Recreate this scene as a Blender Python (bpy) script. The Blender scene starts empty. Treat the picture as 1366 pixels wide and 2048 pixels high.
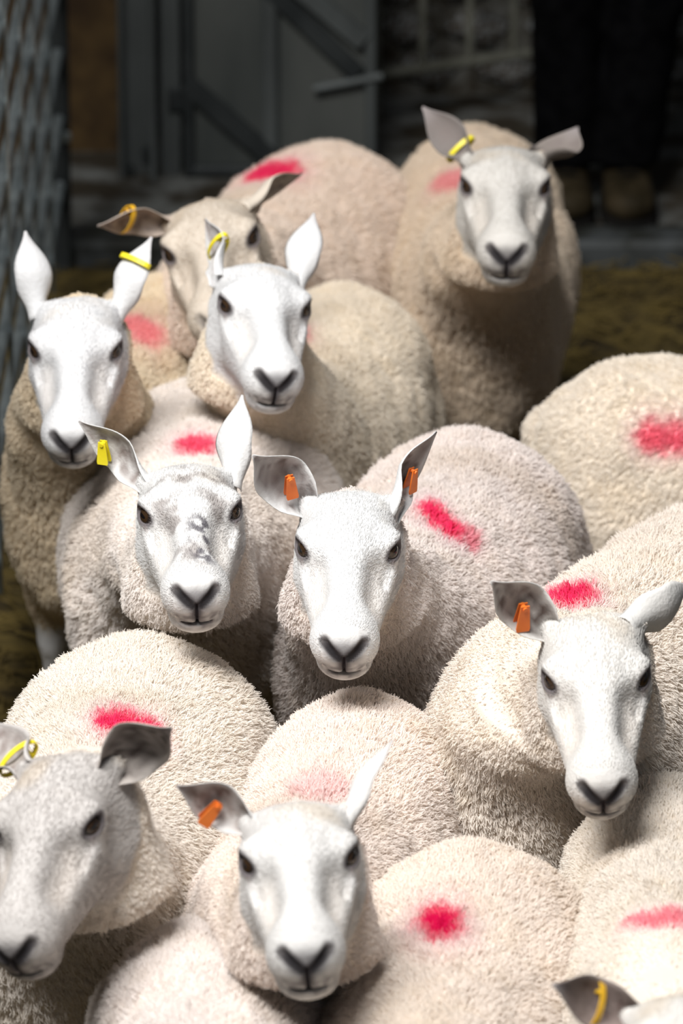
import bpy, math, random
import numpy as np
from mathutils import Vector, kdtree
from mathutils import noise as mnoise

rng = np.random.default_rng(7)
random.seed(7)
scene = bpy.context.scene
COL = scene.collection
W, H, F = 1366, 2048, 12500.0

# ------------------------------------------------------------------ camera
CAM_Z, PITCH = 4.10, math.radians(21.0)
cam_data = bpy.data.cameras.new('camera')
cam = bpy.data.objects.new('camera', cam_data); COL.objects.link(cam)
cam.location = (0, 0, CAM_Z)
cam.rotation_euler = (math.pi / 2 - PITCH, 0, 0)
cam_data.sensor_fit = 'VERTICAL'; cam_data.sensor_height = 36.0
cam_data.lens = 36.0 * F / H
cam_data.clip_end = 100
cam_data.dof.use_dof = True
cam_data.dof.focus_distance = 8.9
cam_data.dof.aperture_fstop = 4.8
scene.camera = cam

# ------------------------------------------------------------------ world, lamps, exposure
world = bpy.data.worlds.new('world'); scene.world = world; world.use_nodes = True
bg = world.node_tree.nodes['Background']
bg.inputs[0].default_value = (0.80, 0.88, 1.0, 1); bg.inputs[1].default_value = 0.09
def area(name, loc, target, sx, sy, power, color, spread=180):
    l = bpy.data.lights.new(name, 'AREA'); l.shape = 'RECTANGLE'; l.size = sx; l.size_y = sy
    l.energy = power; l.color = color; l.spread = math.radians(spread)
    o = bpy.data.objects.new(name, l); COL.objects.link(o); o.location = loc
    o.rotation_euler = (Vector(target) - Vector(loc)).to_track_quat('-Z', 'Y').to_euler()
    return o
area('barn_door_daylight', (-1.7, 5.6, 6.8), (0.0, 9.3, 0.3), 3.6, 2.6, 292, (1.0, 0.985, 0.96), 100)
vs = scene.view_settings
vs.view_transform = 'Standard'; vs.look = 'None'; vs.gamma = 1.0; vs.exposure = 0.0
vs.use_curve_mapping = False

# camera maths (pixels of the 1366x2048 frame <-> world)
sp, cp = math.sin(PITCH), math.cos(PITCH)
CR = np.array([[1, 0, 0], [0, sp, cp], [0, cp, -sp]], float)   # columns: right, up, forward
CR = np.array([[1, 0, 0], [0, sp, cp], [0, cp, -sp]], float)
CAM = np.array([0, 0, CAM_Z], float)
def project(P):
    q = (np.atleast_2d(P) - CAM) @ CR                           # x right, y up, z depth
    return np.stack([W / 2 + F * q[:, 0] / q[:, 2], H / 2 - F * q[:, 1] / q[:, 2], q[:, 2]], 1)
def ray(px, py):
    d = CR @ np.array([(px - W / 2) / F, -(py - H / 2) / F, 1.0]); return d
def at_z(px, py, z):
    d = ray(px, py); return CAM + d * (z - CAM_Z) / d[2]

# ------------------------------------------------------------------ materials
def mat(name):
    m = bpy.data.materials.new(name); m.use_nodes = True
    nt = m.node_tree; return m, nt, nt.nodes['Principled BSDF']
def lk(nt, a, b): nt.links.new(a, b)
def simple(name, c1, c2, scale=8, rough=0.8, metal=0.0, bump=0.2, detail=6, dist=0.01, spec=0.3, ramp=(0.35, 0.65), stretch=(1, 1, 1)):
    m, nt, b = mat(name)
    tc = nt.nodes.new('ShaderNodeTexCoord'); mp = nt.nodes.new('ShaderNodeMapping')
    mp.inputs['Scale'].default_value = stretch
    n = nt.nodes.new('ShaderNodeTexNoise'); n.inputs['Scale'].default_value = scale; n.inputs['Detail'].default_value = detail
    r = nt.nodes.new('ShaderNodeValToRGB')
    r.color_ramp.elements[0].position = ramp[0]; r.color_ramp.elements[1].position = ramp[1]
    r.color_ramp.elements[0].color = (*c1, 1); r.color_ramp.elements[1].color = (*c2, 1)
    lk(nt, tc.outputs['Object'], mp.inputs['Vector']); lk(nt, mp.outputs[0], n.inputs['Vector'])
    lk(nt, n.outputs['Fac'], r.inputs['Fac']); lk(nt, r.outputs[0], b.inputs['Base Color'])
    b.inputs['Roughness'].default_value = rough; b.inputs['Metallic'].default_value = metal
    b.inputs['Specular IOR Level'].default_value = spec
    if bump:
        bp = nt.nodes.new('ShaderNodeBump'); bp.inputs['Strength'].default_value = bump; bp.inputs['Distance'].default_value = dist
        lk(nt, n.outputs['Fac'], bp.inputs['Height']); lk(nt, bp.outputs[0], b.inputs['Normal'])
    return m
def attr_mat(name, rough=0.9, sss=0.0, bump=None, sheen=0.0, spec=0.2):
    m, nt, b = mat(name)
    a = nt.nodes.new('ShaderNodeAttribute'); a.attribute_name = 'Col'
    lk(nt, a.outputs['Color'], b.inputs['Base Color'])
    b.inputs['Roughness'].default_value = rough
    b.inputs['Specular IOR Level'].default_value = spec
    b.inputs['Sheen Weight'].default_value = sheen
    if sss:
        b.inputs['Subsurface Weight'].default_value = sss
        b.inputs['Subsurface Radius'].default_value = (0.02, 0.012, 0.008)
        b.inputs['Subsurface Scale'].default_value = 0.5
    if bump:
        tc = nt.nodes.new('ShaderNodeTexCoord'); n = nt.nodes.new('ShaderNodeTexNoise')
        n.inputs['Scale'].default_value = bump[0]; n.inputs['Detail'].default_value = 5
        bp = nt.nodes.new('ShaderNodeBump'); bp.inputs['Strength'].default_value = bump[1]; bp.inputs['Distance'].default_value = bump[2]
        lk(nt, tc.outputs['Object'], n.inputs['Vector'])
        lk(nt, n.outputs['Fac'], bp.inputs['Height']); lk(nt, bp.outputs[0], b.inputs['Normal'])
    return m
M_BODY = attr_mat('sheep_coat', 0.85, 0.0, (160, 0.35, 0.004))
M_WOOL = attr_mat('wool_strand', 0.9, 0.0, None, 0.0, 0.1)
def translucent(m, f):
    nt = m.node_tree; b = nt.nodes['Principled BSDF']; a = nt.nodes['Attribute']; o = nt.nodes['Material Output']
    t = nt.nodes.new('ShaderNodeBsdfTranslucent'); mx = nt.nodes.new('ShaderNodeMixShader'); mx.inputs[0].default_value = f
    lk(nt, a.outputs['Color'], t.inputs['Color']); lk(nt, b.outputs[0], mx.inputs[1]); lk(nt, t.outputs[0], mx.inputs[2]); lk(nt, mx.outputs[0], o.inputs['Surface'])
translucent(M_WOOL, .35)
M_TAG_O = simple('orange_plastic', (0.80, 0.16, 0.02), (0.88, 0.22, 0.03), 30, 0.45, bump=0.05, spec=0.5)
M_TAG_Y = simple('yellow_plastic', (0.80, 0.66, 0.02), (0.88, 0.76, 0.04), 30, 0.45, bump=0.05, spec=0.5)
M_TAG_YO = simple('amber_plastic', (0.78, 0.42, 0.02), (0.86, 0.52, 0.03), 30, 0.45, bump=0.05, spec=0.5)

def eye_material():
    m, nt, b = mat('sheep_eye')
    tc = nt.nodes.new('ShaderNodeTexCoord'); sx = nt.nodes.new('ShaderNodeSeparateXYZ')
    lk(nt, tc.outputs['Object'], sx.inputs[0])
    # iris disc around +Z of the eyeball, horizontal slot pupil
    def math_n(op, a, bb):
        n = nt.nodes.new('ShaderNodeMath'); n.operation = op
        for i, v in enumerate((a, bb)):
            if v is None: continue
            if isinstance(v, (int, float)): n.inputs[i].default_value = v
            else: lk(nt, v, n.inputs[i])
        return n.outputs[0]
    xx = math_n('POWER', math_n('ABSOLUTE', math_n('DIVIDE', sx.outputs[0], 0.0075), None), 2.0)
    yy = math_n('POWER', math_n('ABSOLUTE', math_n('DIVIDE', sx.outputs[1], 0.0032), None), 2.0)
    pup = math_n('LESS_THAN', math_n('ADD', xx, yy), 1.0)
    rr = math_n('ADD', math_n('POWER', math_n('ABSOLUTE', sx.outputs[0], None), 2.0), math_n('POWER', math_n('ABSOLUTE', sx.outputs[1], None), 2.0))
    iris = math_n('LESS_THAN', rr, 0.0115 ** 2)
    m1 = nt.nodes.new('ShaderNodeMix'); m1.data_type = 'RGBA'
    m1.inputs[6].default_value = (0.02, 0.014, 0.012, 1); m1.inputs[7].default_value = (0.036, 0.020, 0.010, 1)
    lk(nt, iris, m1.inputs[0])
    m2 = nt.nodes.new('ShaderNodeMix'); m2.data_type = 'RGBA'
    m2.inputs[7].default_value = (0.006, 0.005, 0.006, 1)
    lk(nt, m1.outputs[2], m2.inputs[6]); lk(nt, pup, m2.inputs[0])
    lk(nt, m2.outputs[2], b.inputs['Base Color'])
    b.inputs['Roughness'].default_value = 0.12
    return m
M_EYE = eye_material()

# ------------------------------------------------------------------ object helpers
def link(o, parent=None):
    COL.objects.link(o)
    if parent is not None: o.parent = parent
    return o
def mesh_obj(name, V, Fc, m=None, parent=None, smooth=False, col=None):
    me = bpy.data.meshes.new(name)
    V = np.asarray(V, np.float32)
    if isinstance(Fc, np.ndarray) and Fc.ndim == 2:
        me.vertices.add(len(V)); me.vertices.foreach_set('co', V.ravel())
        n = len(Fc); k = Fc.shape[1]
        me.loops.add(n * k); me.loops.foreach_set('vertex_index', Fc.astype(np.int32).ravel())
        me.polygons.add(n); me.polygons.foreach_set('loop_start', np.arange(0, n * k, k, dtype=np.int32))
        me.update(calc_edges=True); me.validate()
    else:
        me.from_pydata([tuple(map(float, v)) for v in V], [], [tuple(f) for f in Fc]); me.update()
    if smooth: me.polygons.foreach_set('use_smooth', np.ones(len(me.polygons), bool))
    if col is not None:
        a = me.color_attributes.new('Col', 'FLOAT_COLOR', 'POINT')
        c = np.ones((len(V), 4), np.float32); c[:, :3] = col
        a.data.foreach_set('color', c.ravel())
    if m: me.materials.append(m)
    return link(bpy.data.objects.new(name, me), parent)
def empty(name, loc=(0, 0, 0), rz=0.0, label=None, cat=None, group=None, kind=None):
    o = bpy.data.objects.new(name, None); COL.objects.link(o); o.location = loc; o.rotation_euler = (0, 0, rz)
    o.empty_display_size = 0.2
    return tag(o, label, cat, group, kind)
def tag(o, label=None, cat=None, group=None, kind=None):
    if label: o['label'] = label
    if cat: o['category'] = cat
    if group: o['group'] = group
    if kind: o['kind'] = kind
    return o
def box_vf(x0, x1, y0, y1, z0, z1, bev=0.0):
    # chamfered box
    b = min(bev, (x1 - x0) * .4, (y1 - y0) * .4, (z1 - z0) * .4)
    if b <= 0:
        V = [(x, y, z) for x in (x0, x1) for y in (y0, y1) for z in (z0, z1)]
        Fq = [(0, 1, 3, 2), (4, 6, 7, 5), (0, 4, 5, 1), (2, 3, 7, 6), (0, 2, 6, 4), (1, 5, 7, 3)]
        return V, Fq
    V = []; idx = {}
    xs, ys, zs = (x0, x1), (y0, y1), (z0, z1)
    for i in (0, 1):
        for j in (0, 1):
            for k in (0, 1):
                si, sj, sk = (1, -1)[i], (1, -1)[j], (1, -1)[k]
                idx[i, j, k, 0] = len(V); V.append((xs[i], ys[j] + sj * b, zs[k] + sk * b))
                idx[i, j, k, 1] = len(V); V.append((xs[i] + si * b, ys[j], zs[k] + sk * b))
                idx[i, j, k, 2] = len(V); V.append((xs[i] + si * b, ys[j] + sj * b, zs[k]))
    Fq = []
    for i in (0, 1): Fq.append([idx[i, 0, 0, 0], idx[i, 1, 0, 0], idx[i, 1, 1, 0], idx[i, 0, 1, 0]][::(-1, 1)[i]])
    for j in (0, 1): Fq.append([idx[0, j, 0, 1], idx[1, j, 0, 1], idx[1, j, 1, 1], idx[0, j, 1, 1]][::(1, -1)[j]])
    for k in (0, 1): Fq.append([idx[0, 0, k, 2], idx[1, 0, k, 2], idx[1, 1, k, 2], idx[0, 1, k, 2]][::(-1, 1)[k]])
    for i in (0, 1):
        for j in (0, 1): Fq.append([idx[i, j, 0, 0], idx[i, j, 1, 0], idx[i, j, 1, 1], idx[i, j, 0, 1]][::(1, -1)[(i + j) % 2]])
        for k in (0, 1): Fq.append([idx[i, 0, k, 0], idx[i, 1, k, 0], idx[i, 1, k, 2], idx[i, 0, k, 2]][::(-1, 1)[(i + k) % 2]])
    for j in (0, 1):
        for k in (0, 1): Fq.append([idx[0, j, k, 1], idx[1, j, k, 1], idx[1, j, k, 2], idx[0, j, k, 2]][::(1, -1)[(j + k) % 2]])
    for i in (0, 1):
        for j in (0, 1):
            for k in (0, 1): Fq.append([idx[i, j, k, 0], idx[i, j, k, 1], idx[i, j, k, 2]][::(1, -1)[(i + j + k) % 2]])
    return V, Fq
def box(name, x0, x1, y0, y1, z0, z1, m, parent=None, bev=0.004):
    V, Fq = box_vf(x0, x1, y0, y1, z0, z1, bev); return mesh_obj(name, V, Fq, m, parent)
def tube(name, pts, r, m, parent=None, n=12, caps=True):
    pts = [np.array(p, float) for p in pts]; V = []; Fq = []
    up0 = None
    for i, p in enumerate(pts):
        t = pts[min(i + 1, len(pts) - 1)] - pts[max(i - 1, 0)]; t /= np.linalg.norm(t)
        if up0 is None:
            up0 = np.array([0, 0, 1.0]) if abs(t[2]) < .9 else np.array([1.0, 0, 0])
        a = np.cross(t, up0); a /= np.linalg.norm(a); b = np.cross(a, t)
        rr = r[i] if hasattr(r, '__len__') else r
        for k in range(n):
            th = 2 * math.pi * k / n; V.append(p + rr * (a * math.cos(th) + b * math.sin(th)))
        if i:
            for k in range(n):
                o = (i - 1) * n; Fq.append((o + k, o + (k + 1) % n, o + n + (k + 1) % n, o + n + k))
    if caps:
        Fq.append(tuple(range(n))[::-1]); Fq.append(tuple(range((len(pts) - 1) * n, len(pts) * n)))
    return mesh_obj(name, V, Fq, m, parent, smooth=False)

# ------------------------------------------------------------------ implicit surface tools
def smin(a, b, k):
    h = np.maximum(k - np.abs(a - b), 0) / k
    return np.minimum(a, b) - h * h * k * 0.25
def smax(a, b, k): return -smin(-a, -b, k)
def sphere(P, c, r): return np.sqrt((P[0] - c[0]) ** 2 + (P[1] - c[1]) ** 2 + (P[2] - c[2]) ** 2) - r
def ellip(P, c, r):
    q = [(P[i] - c[i]) for i in range(3)]
    k0 = np.sqrt(sum((q[i] / r[i]) ** 2 for i in range(3))); k1 = np.sqrt(sum((q[i] / r[i] ** 2) ** 2 for i in range(3))) + 1e-9
    return k0 * (k0 - 1) / k1
def rcone(P, a, b, ra, rb):
    a = np.array(a, float); b = np.array(b, float); d = b - a; L2 = d @ d
    t = ((P[0] - a[0]) * d[0] + (P[1] - a[1]) * d[1] + (P[2] - a[2]) * d[2]) / L2
    t = np.clip(t, 0, 1)
    return np.sqrt(sum((P[i] - a[i] - d[i] * t) ** 2 for i in range(3))) - (ra + (rb - ra) * t)
def surface_nets(xs, ys, zs, Vv):
    S = Vv < 0
    c = [S[i:S.shape[0] - 1 + i, j:S.shape[1] - 1 + j, k:S.shape[2] - 1 + k] for i in (0, 1) for j in (0, 1) for k in (0, 1)]
    cnt = sum(x.astype(np.int8) for x in c); act = (cnt > 0) & (cnt < 8)
    I, J, K = np.nonzero(act); n = len(I)
    idx = -np.ones(act.shape, np.int32); idx[I, J, K] = np.arange(n)
    acc = np.zeros((n, 3)); num = np.zeros(n)
    offs = [(i, j, k) for i in (0, 1) for j in (0, 1) for k in (0, 1)]
    for a in offs:
        for ax in range(3):
            if a[ax]: continue
            b = list(a); b[ax] = 1
            va = Vv[I + a[0], J + a[1], K + a[2]]; vb = Vv[I + b[0], J + b[1], K + b[2]]
            m = (va < 0) != (vb < 0); t = np.where(m, va / (va - vb + 1e-20), 0)
            p = np.array(a, float)[None].repeat(n, 0); p[:, ax] += t
            acc[m] += p[m]; num[m] += 1
    acc /= num[:, None]
    gx, gy, gz = np.arange(len(xs)), np.arange(len(ys)), np.arange(len(zs))
    V = np.stack([np.interp(I + acc[:, 0], gx, xs), np.interp(J + acc[:, 1], gy, ys), np.interp(K + acc[:, 2], gz, zs)], 1)
    quads = []
    for ax in range(3):
        sl = [slice(1, -1)] * 3; sa = list(sl); sb = list(sl); sa[ax] = slice(0, -1); sb[ax] = slice(1, None)
        A = S[tuple(sa)]; B = S[tuple(sb)]; m = A != B
        i, j, k = np.nonzero(m); g = [i + 1, j + 1, k + 1]; g[ax] = g[ax] - 1
        o1, o2 = [(1, 2), (2, 0), (0, 1)][ax]
        def cell(d1, d2):
            q = [g[0].copy(), g[1].copy(), g[2].copy()]; q[o1] = q[o1] - d1; q[o2] = q[o2] - d2; return idx[q[0], q[1], q[2]]
        Q = np.stack([cell(1, 1), cell(0, 1), cell(0, 0), cell(1, 0)], 1)
        fl = ~A[i, j, k]; Q[fl] = Q[fl][:, ::-1]
        quads.append(Q)
    return V, np.concatenate(quads)
def sstep(a, b, x):
    t = np.clip((x - a) / (b - a), 0, 1); return t * t * (3 - 2 * t)
def vnormals(V, Q):
    a = V[Q[:, 2]] - V[Q[:, 0]]; b = V[Q[:, 3]] - V[Q[:, 1]]; n = np.cross(a, b)
    N = np.zeros_like(V)
    for k in range(4): np.add.at(N, Q[:, k], n)
    return N / (np.linalg.norm(N, axis=1, keepdims=True) + 1e-12)
_perm = rng.permutation(4096); _val = rng.random(4096)
def vnoise(P, sc, seed=0):
    Q = P * sc + seed * 17.31 + 100; i = np.floor(Q).astype(np.int64); f = Q - i; f = f * f * (3 - 2 * f); out = 0
    for a in (0, 1):
        for b in (0, 1):
            for c in (0, 1):
                h = _val[_perm[(_perm[(_perm[(i[:, 0] + a) & 4095] + i[:, 1] + b) & 4095] + i[:, 2] + c) & 4095]]
                out = out + h * (f[:, 0] if a else 1 - f[:, 0]) * (f[:, 1] if b else 1 - f[:, 1]) * (f[:, 2] if c else 1 - f[:, 2])
    return out * 2 - 1

# ------------------------------------------------------------------ canonical sheep (faces +Y, right side +X)
HP = math.radians(40)                       # head pitched down in the canonical pose
HF = np.array([0, math.cos(HP), -math.sin(HP)]); HU = np.array([0, math.sin(HP), math.cos(HP)])
RH = np.stack([np.array([1., 0, 0]), HF, HU], 1)   # head local -> sheep
HO = np.array([0, .36, .84])
HS = 1.08                                   # head size
N0 = np.array([0, .02, .60]); N1 = HO + RH @ (np.array([0, -.075, -.03]) * HS)
NA = N1 - N0; NL = np.linalg.norm(NA); NA /= NL
EYE = np.array([.0495, .002, .008]); EYEN = np.array([.83, .44, .30]); EYEN /= np.linalg.norm(EYEN)
EARB = np.array([.058, -.092, .010])

def head_sdf(P):
    x = np.abs(P[0]); Q = (x, P[1], P[2])
    d = ellip(Q, (0, -.042, -.012), (.060, .069, .058))
    d = smin(d, ellip(Q, (0, -.008, .006), (.062, .056, .036)), .02)
    d = smin(d, rcone(Q, (0, .0, .0), (0, .140, -.010), .040, .032), .02)
    d = smin(d, rcone(Q, (0, .0, -.04), (0, .13, -.035), .052, .036), .02)
    d = smin(d, rcone(Q, (.024, -.050, -.078), (.010, .120, -.052), .040, .021), .02)
    d = smin(d, rcone(Q, (.024, .02, -.030), (.015, .100, -.030), .037, .025), .02)
    d = smin(d, rcone(Q, (.050, .010, -.014), (.036, .085, -.020), .012, .009), .014)
    d = smin(d, ellip(Q, (0, .150, -.024), (.0445, .040, .040)), .016)
    d = smin(d, ellip(Q, (0, .148, -.060), (.034, .030, .020)), .012)
    d = smin(d, sphere(Q, EYE + np.array([-.001, -.003, .001]), .0215), .012)
    d = smin(d, rcone(Q, (.030, -.02, .026), (.056, -.006, .022), .012, .010), .014)
    d = smin(d, rcone(Q, (.036, -.080, .0), (.054, -.094, .003), .024, .0145), .022)
    # tear groove
    d = smax(d, -rcone(Q, (.057, .030, -.002), (.051, .050, -.012), .0045, .003), .006)
    # hollow between bridge and cheek
    d = smax(d, -rcone(Q, (.052, .055, .014), (.046, .095, .008), .016, .014), .03)
    # eye opening
    t = np.array([-.44, .83, -.18]); t -= t @ EYEN * EYEN; t /= np.linalg.norm(t); u = np.cross(EYEN, t)
    c = EYE + EYEN * .0185
    q = [Q[i] - c[i] for i in range(3)]
    a = q[0] * t[0] + q[1] * t[1] + q[2] * t[2]; b = q[0] * u[0] + q[1] * u[1] + q[2] * u[2]; e = q[0] * EYEN[0] + q[1] * EYEN[1] + q[2] * EYEN[2]
    k0 = np.sqrt((a / .0168) ** 2 + (b / .0088) ** 2 + (e / .013) ** 2)
    d = smax(d, -(k0 - 1) * .008, .003)
    # nostrils, philtrum, mouth
    d = smax(d, -rcone(Q, (.0255, .176, -.004), (.009, .1905, -.018), .0040, .0030), .006)
    phil = np.maximum(np.maximum(x - .0016, np.abs(P[2] + .036) - .017), -(d + .006) * 1.0)
    phil = np.where(P[1] > .12, phil, 1)
    d = smax(d, -phil, .003)
    zm = -.053 - 1.5 * x * x - (P[1] - .17) * .15
    mou = np.maximum(np.maximum(np.abs(P[2] - zm) - .0018, -(d + .006)), x - .021)
    mou = np.where(P[1] > .09, mou, 1)
    d = smax(d, -mou, .003)
    return d

def body_sdf(P):
    x = np.abs(P[0]); Q = (x, P[1], P[2])
    d = ellip(Q, (0, -.12, .495), (.195, .26, .215))
    d = smin(d, ellip(Q, (0, -.36, .490), (.222, .30, .220)), .08)
    d = smin(d, ellip(Q, (0, -.60, .515), (.195, .21, .195)), .08)
    d = smin(d, ellip(Q, (0, .05, .46), (.165, .15, .175)), .06)
    d = smin(d, rcone(Q, N0 + np.array([0, .0, -.04]), N1 + np.array([0, -.02, -.02]), .150, .078), .07)
    d = smin(d, rcone(Q, (.09, .0, .38), (.09, .02, .22), .068, .032), .04)
    d = smin(d, rcone(Q, (.09, .02, .22), (.09, .0, .06), .028, .020), .02)
    d = smin(d, rcone(Q, (.09, .0, .05), (.09, .025, .025), .024, .026), .01)
    d = smin(d, rcone(Q, (.11, -.60, .42), (.115, -.62, .30), .11, .05), .05)
    d = smin(d, rcone(Q, (.115, -.60, .31), (.11, -.72, .22), .055, .030), .03)
    d = smin(d, rcone(Q, (.11, -.72, .22), (.11, -.69, .06), .028, .020), .02)
    d = smin(d, rcone(Q, (.11, -.69, .05), (.11, -.665, .025), .024, .026), .01)
    d = smin(d, rcone(Q, (0, -.80, .56), (0, -.835, .42), .035, .028), .03)
    return np.maximum(d, -P[2] + .001)

def axis(a, b, f0, f1, coarse, fine):
    s = []
    v = a
    while v < f0: s.append(v); v += coarse
    v = f0
    while v < f1: s.append(v); v += fine
    while v < b: s.append(v); v += coarse
    s.append(b); return np.array(s)
def to_head(P): return ((P - HO) @ RH) / HS
def build_canonical():
    hx, hy0, hy1, hz0, hz1 = .082, .23, .545, .655, .945
    xs = axis(-.30, .30, -hx, hx, .013, .0028); ys = axis(-.90, .60, hy0, hy1, .013, .0028); zs = axis(-.02, .99, hz0, hz1, .013, .0028)
    xs = xs.astype(np.float32); ys = ys.astype(np.float32); zs = zs.astype(np.float32)
    X, Y, Z = np.meshgrid(xs, ys, zs, indexing='ij', sparse=True)
    D = body_sdf((X, Y, Z))
    i0, i1 = np.searchsorted(xs, (-.11, .11)); j0, j1 = np.searchsorted(ys, (.18, .58)); k0, k1 = np.searchsorted(zs, (.60, .985))
    Xh, Yh, Zh = X[i0:i1], Y[:, j0:j1], Z[:, :, k0:k1]
    y, z = Yh - HO[1], Zh - HO[2]
    L = (Xh / HS + 0 * y + 0 * z, (y * HF[1] + z * HF[2]) / HS + 0 * Xh, (y * HU[1] + z * HU[2]) / HS + 0 * Xh)
    Dh = head_sdf(L) * HS
    sub = D[i0:i1, j0:j1, k0:k1]
    D[i0:i1, j0:j1, k0:k1] = smin(sub, Dh, .022)
    V, Q = surface_nets(xs, ys, zs, D)
    # one light smoothing pass
    return V, Q
CV, CQ = build_canonical()
CN = vnormals(CV, CQ)
HL = to_head(CV)
def wool_mask(P):
    h = to_head(P); n = vnoise(P, 45, 3) * .010
    yb = -.100 + 1.0 * np.maximum(0, -h[:, 2] - .025) + n
    a = sstep(.012, -.012, h[:, 1] - yb)
    a = np.maximum(a, sstep(-.145, -.17, h[:, 2]))
    leg = sstep(.235, .285, P[:, 2] + n)
    return np.minimum(a, leg)
CW = wool_mask(CV)
# lumps of the fleece
lump = (vnoise(CV, 9, 1) * .010 + vnoise(CV, 24, 2) * .0055) * CW
CV = CV + CN * lump[:, None]
CN = vnormals(CV, CQ)

def skin_t(P):
    h = to_head(P)
    t = ((P - N0) @ NA) / NL
    t = np.where(t < 0, 0, t); t = np.clip(t, 0, 1)
    hd = sstep(-.105, -.045, h[:, 1]) * sstep(-.20, -.135, h[:, 2])
    t = t * (1 - hd) + hd
    return np.where(h[:, 1] < -.9, t, t)
LENF = .88
def rodr(ax, ang):
    K = np.array([[0, -ax[2], ax[1]], [ax[2], 0, -ax[0]], [-ax[1], ax[0], 0]])
    return np.eye(3) + math.sin(ang) * K + (1 - math.cos(ang)) * K @ K
def log_rot(R):
    c = max(-1, min(1, (np.trace(R) - 1) / 2)); a = math.acos(c)
    if a < 1e-6: return np.array([0, 0, 1.]), 0.0
    v = np.array([R[2, 1] - R[1, 2], R[0, 2] - R[2, 0], R[1, 0] - R[0, 1]]); v /= np.linalg.norm(v) + 1e-12
    return v, a
def deform(P, Rrel, N1p, fat=1.0, bend=0.0, T=None, LENF=.88):
    """P canonical -> posed, in the sheep's own space (feet at the origin plane)"""
    t = skin_t(P) if T is None else T
    ax, ang = log_rot(Rrel)
    s = sstep(0.05, 1.0, t)
    a = s * ang; ca, sa = np.cos(a)[:, None], np.sin(a)[:, None]
    off = P - (N0 + t[:, None] * (N1 - N0))
    rot = off * ca + np.cross(ax, off) * sa + ax * (off @ ax)[:, None] * (1 - ca)
    L = np.linalg.norm(N1p - N0)
    p1 = N0 + NA * L * .4; p2 = N1p - (Rrel @ NA) * L * .30
    u = t[:, None]
    C = (1 - u) ** 3 * N0 + 3 * (1 - u) ** 2 * u * p1 + 3 * (1 - u) * u ** 2 * p2 + u ** 3 * N1p
    out = C + rot
    body = (1 - sstep(0, .5, t))
    out[:, 0] *= 1 + (fat - 1) * body
    out[:, 1] += np.where(P[:, 1] < -.1, (P[:, 1] + .1) * (LENF - 1), 0) * body
    if bend:
        y = np.minimum(P[:, 1] + .1, 0); th = bend * y / .7 * body
        c, s_ = np.cos(th), np.sin(th); yy = out[:, 1] + .1; xx = out[:, 0].copy()
        out[:, 0] = np.where(y < 0, xx * c - yy * s_, xx); out[:, 1] = np.where(y < 0, xx * s_ + yy * c - .1, out[:, 1])
    return out

# canonical wool strands (roots on the fleece), clumped into locks
NS, KP = 190000, 4
def build_strands():
    tri = np.concatenate([CQ[:, [0, 1, 2]], CQ[:, [0, 2, 3]]])
    A = CV[tri[:, 0]]; B = CV[tri[:, 1]]; C = CV[tri[:, 2]]
    ar = np.linalg.norm(np.cross(B - A, C - A), axis=1) * CW[tri].mean(1)
    ar *= 1 + 1.3 * sstep(.05, .4, skin_t((A + B + C) / 3))          # the neck wool spreads when the neck bends
    pick = np.searchsorted(np.cumsum(ar) / ar.sum(), rng.random(NS)); pick = np.minimum(pick, len(tri) - 1)
    u, v = rng.random(NS), rng.random(NS); fl = u + v > 1; u[fl] = 1 - u[fl]; v[fl] = 1 - v[fl]
    R = A[pick] + u[:, None] * (B - A)[pick] + v[:, None] * (C - A)[pick]
    N = CN[tri[pick]].mean(1); N /= np.linalg.norm(N, axis=1, keepdims=True)
    ln = .012 + .008 * rng.random(NS) + .004 * vnoise(R, 12, 9)
    ln *= np.clip(CW[tri[pick]].mean(1), .3, 1)
    h = to_head(R); near = sstep(-.22, -.10, h[:, 1]) * sstep(-.3, -.2, h[:, 2]); ln *= 1 - .35 * near
    flow = np.stack([vnoise(R, 7, 11) * .5, -.45 + vnoise(R, 7, 12) * .4, -.75 + vnoise(R, 7, 13) * .4], 1)
    flow -= (flow * N).sum(1, keepdims=True) * N
    d0 = N * .8 + flow * .35 + rng.normal(0, .16, (NS, 3)); d0 /= np.linalg.norm(d0, axis=1, keepdims=True)
    d1 = N * .35 + flow * .9 + rng.normal(0, .22, (NS, 3)); d1 /= np.linalg.norm(d1, axis=1, keepdims=True)
    pts = [R - N * .003]
    for k in range(1, KP):
        w = k / (KP - 1); pts.append(pts[-1] + (d0 * (1 - w) + d1 * w) * (ln / (KP - 1))[:, None])
    P = np.stack(pts, 1)
    # locks
    nc = NS // 14; kd = kdtree.KDTree(nc)
    for i in range(nc): kd.insert(R[i], i)
    kd.balance()
    cl = np.array([kd.find(r)[1] for r in R])
    for k in range(1, KP):
        w = .34 * (k / (KP - 1)) ** 1.3
        P[:, k] = P[:, k] * (1 - w) + P[cl, k] * w
    # crimp
    for k in range(1, KP):
        P[:, k] += rng.normal(0, .0011, (NS, 3))
    return P, N, ln, cl
SP, SN, SL, SCL = build_strands()
ST = skin_t(SP[:, 0])

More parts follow.
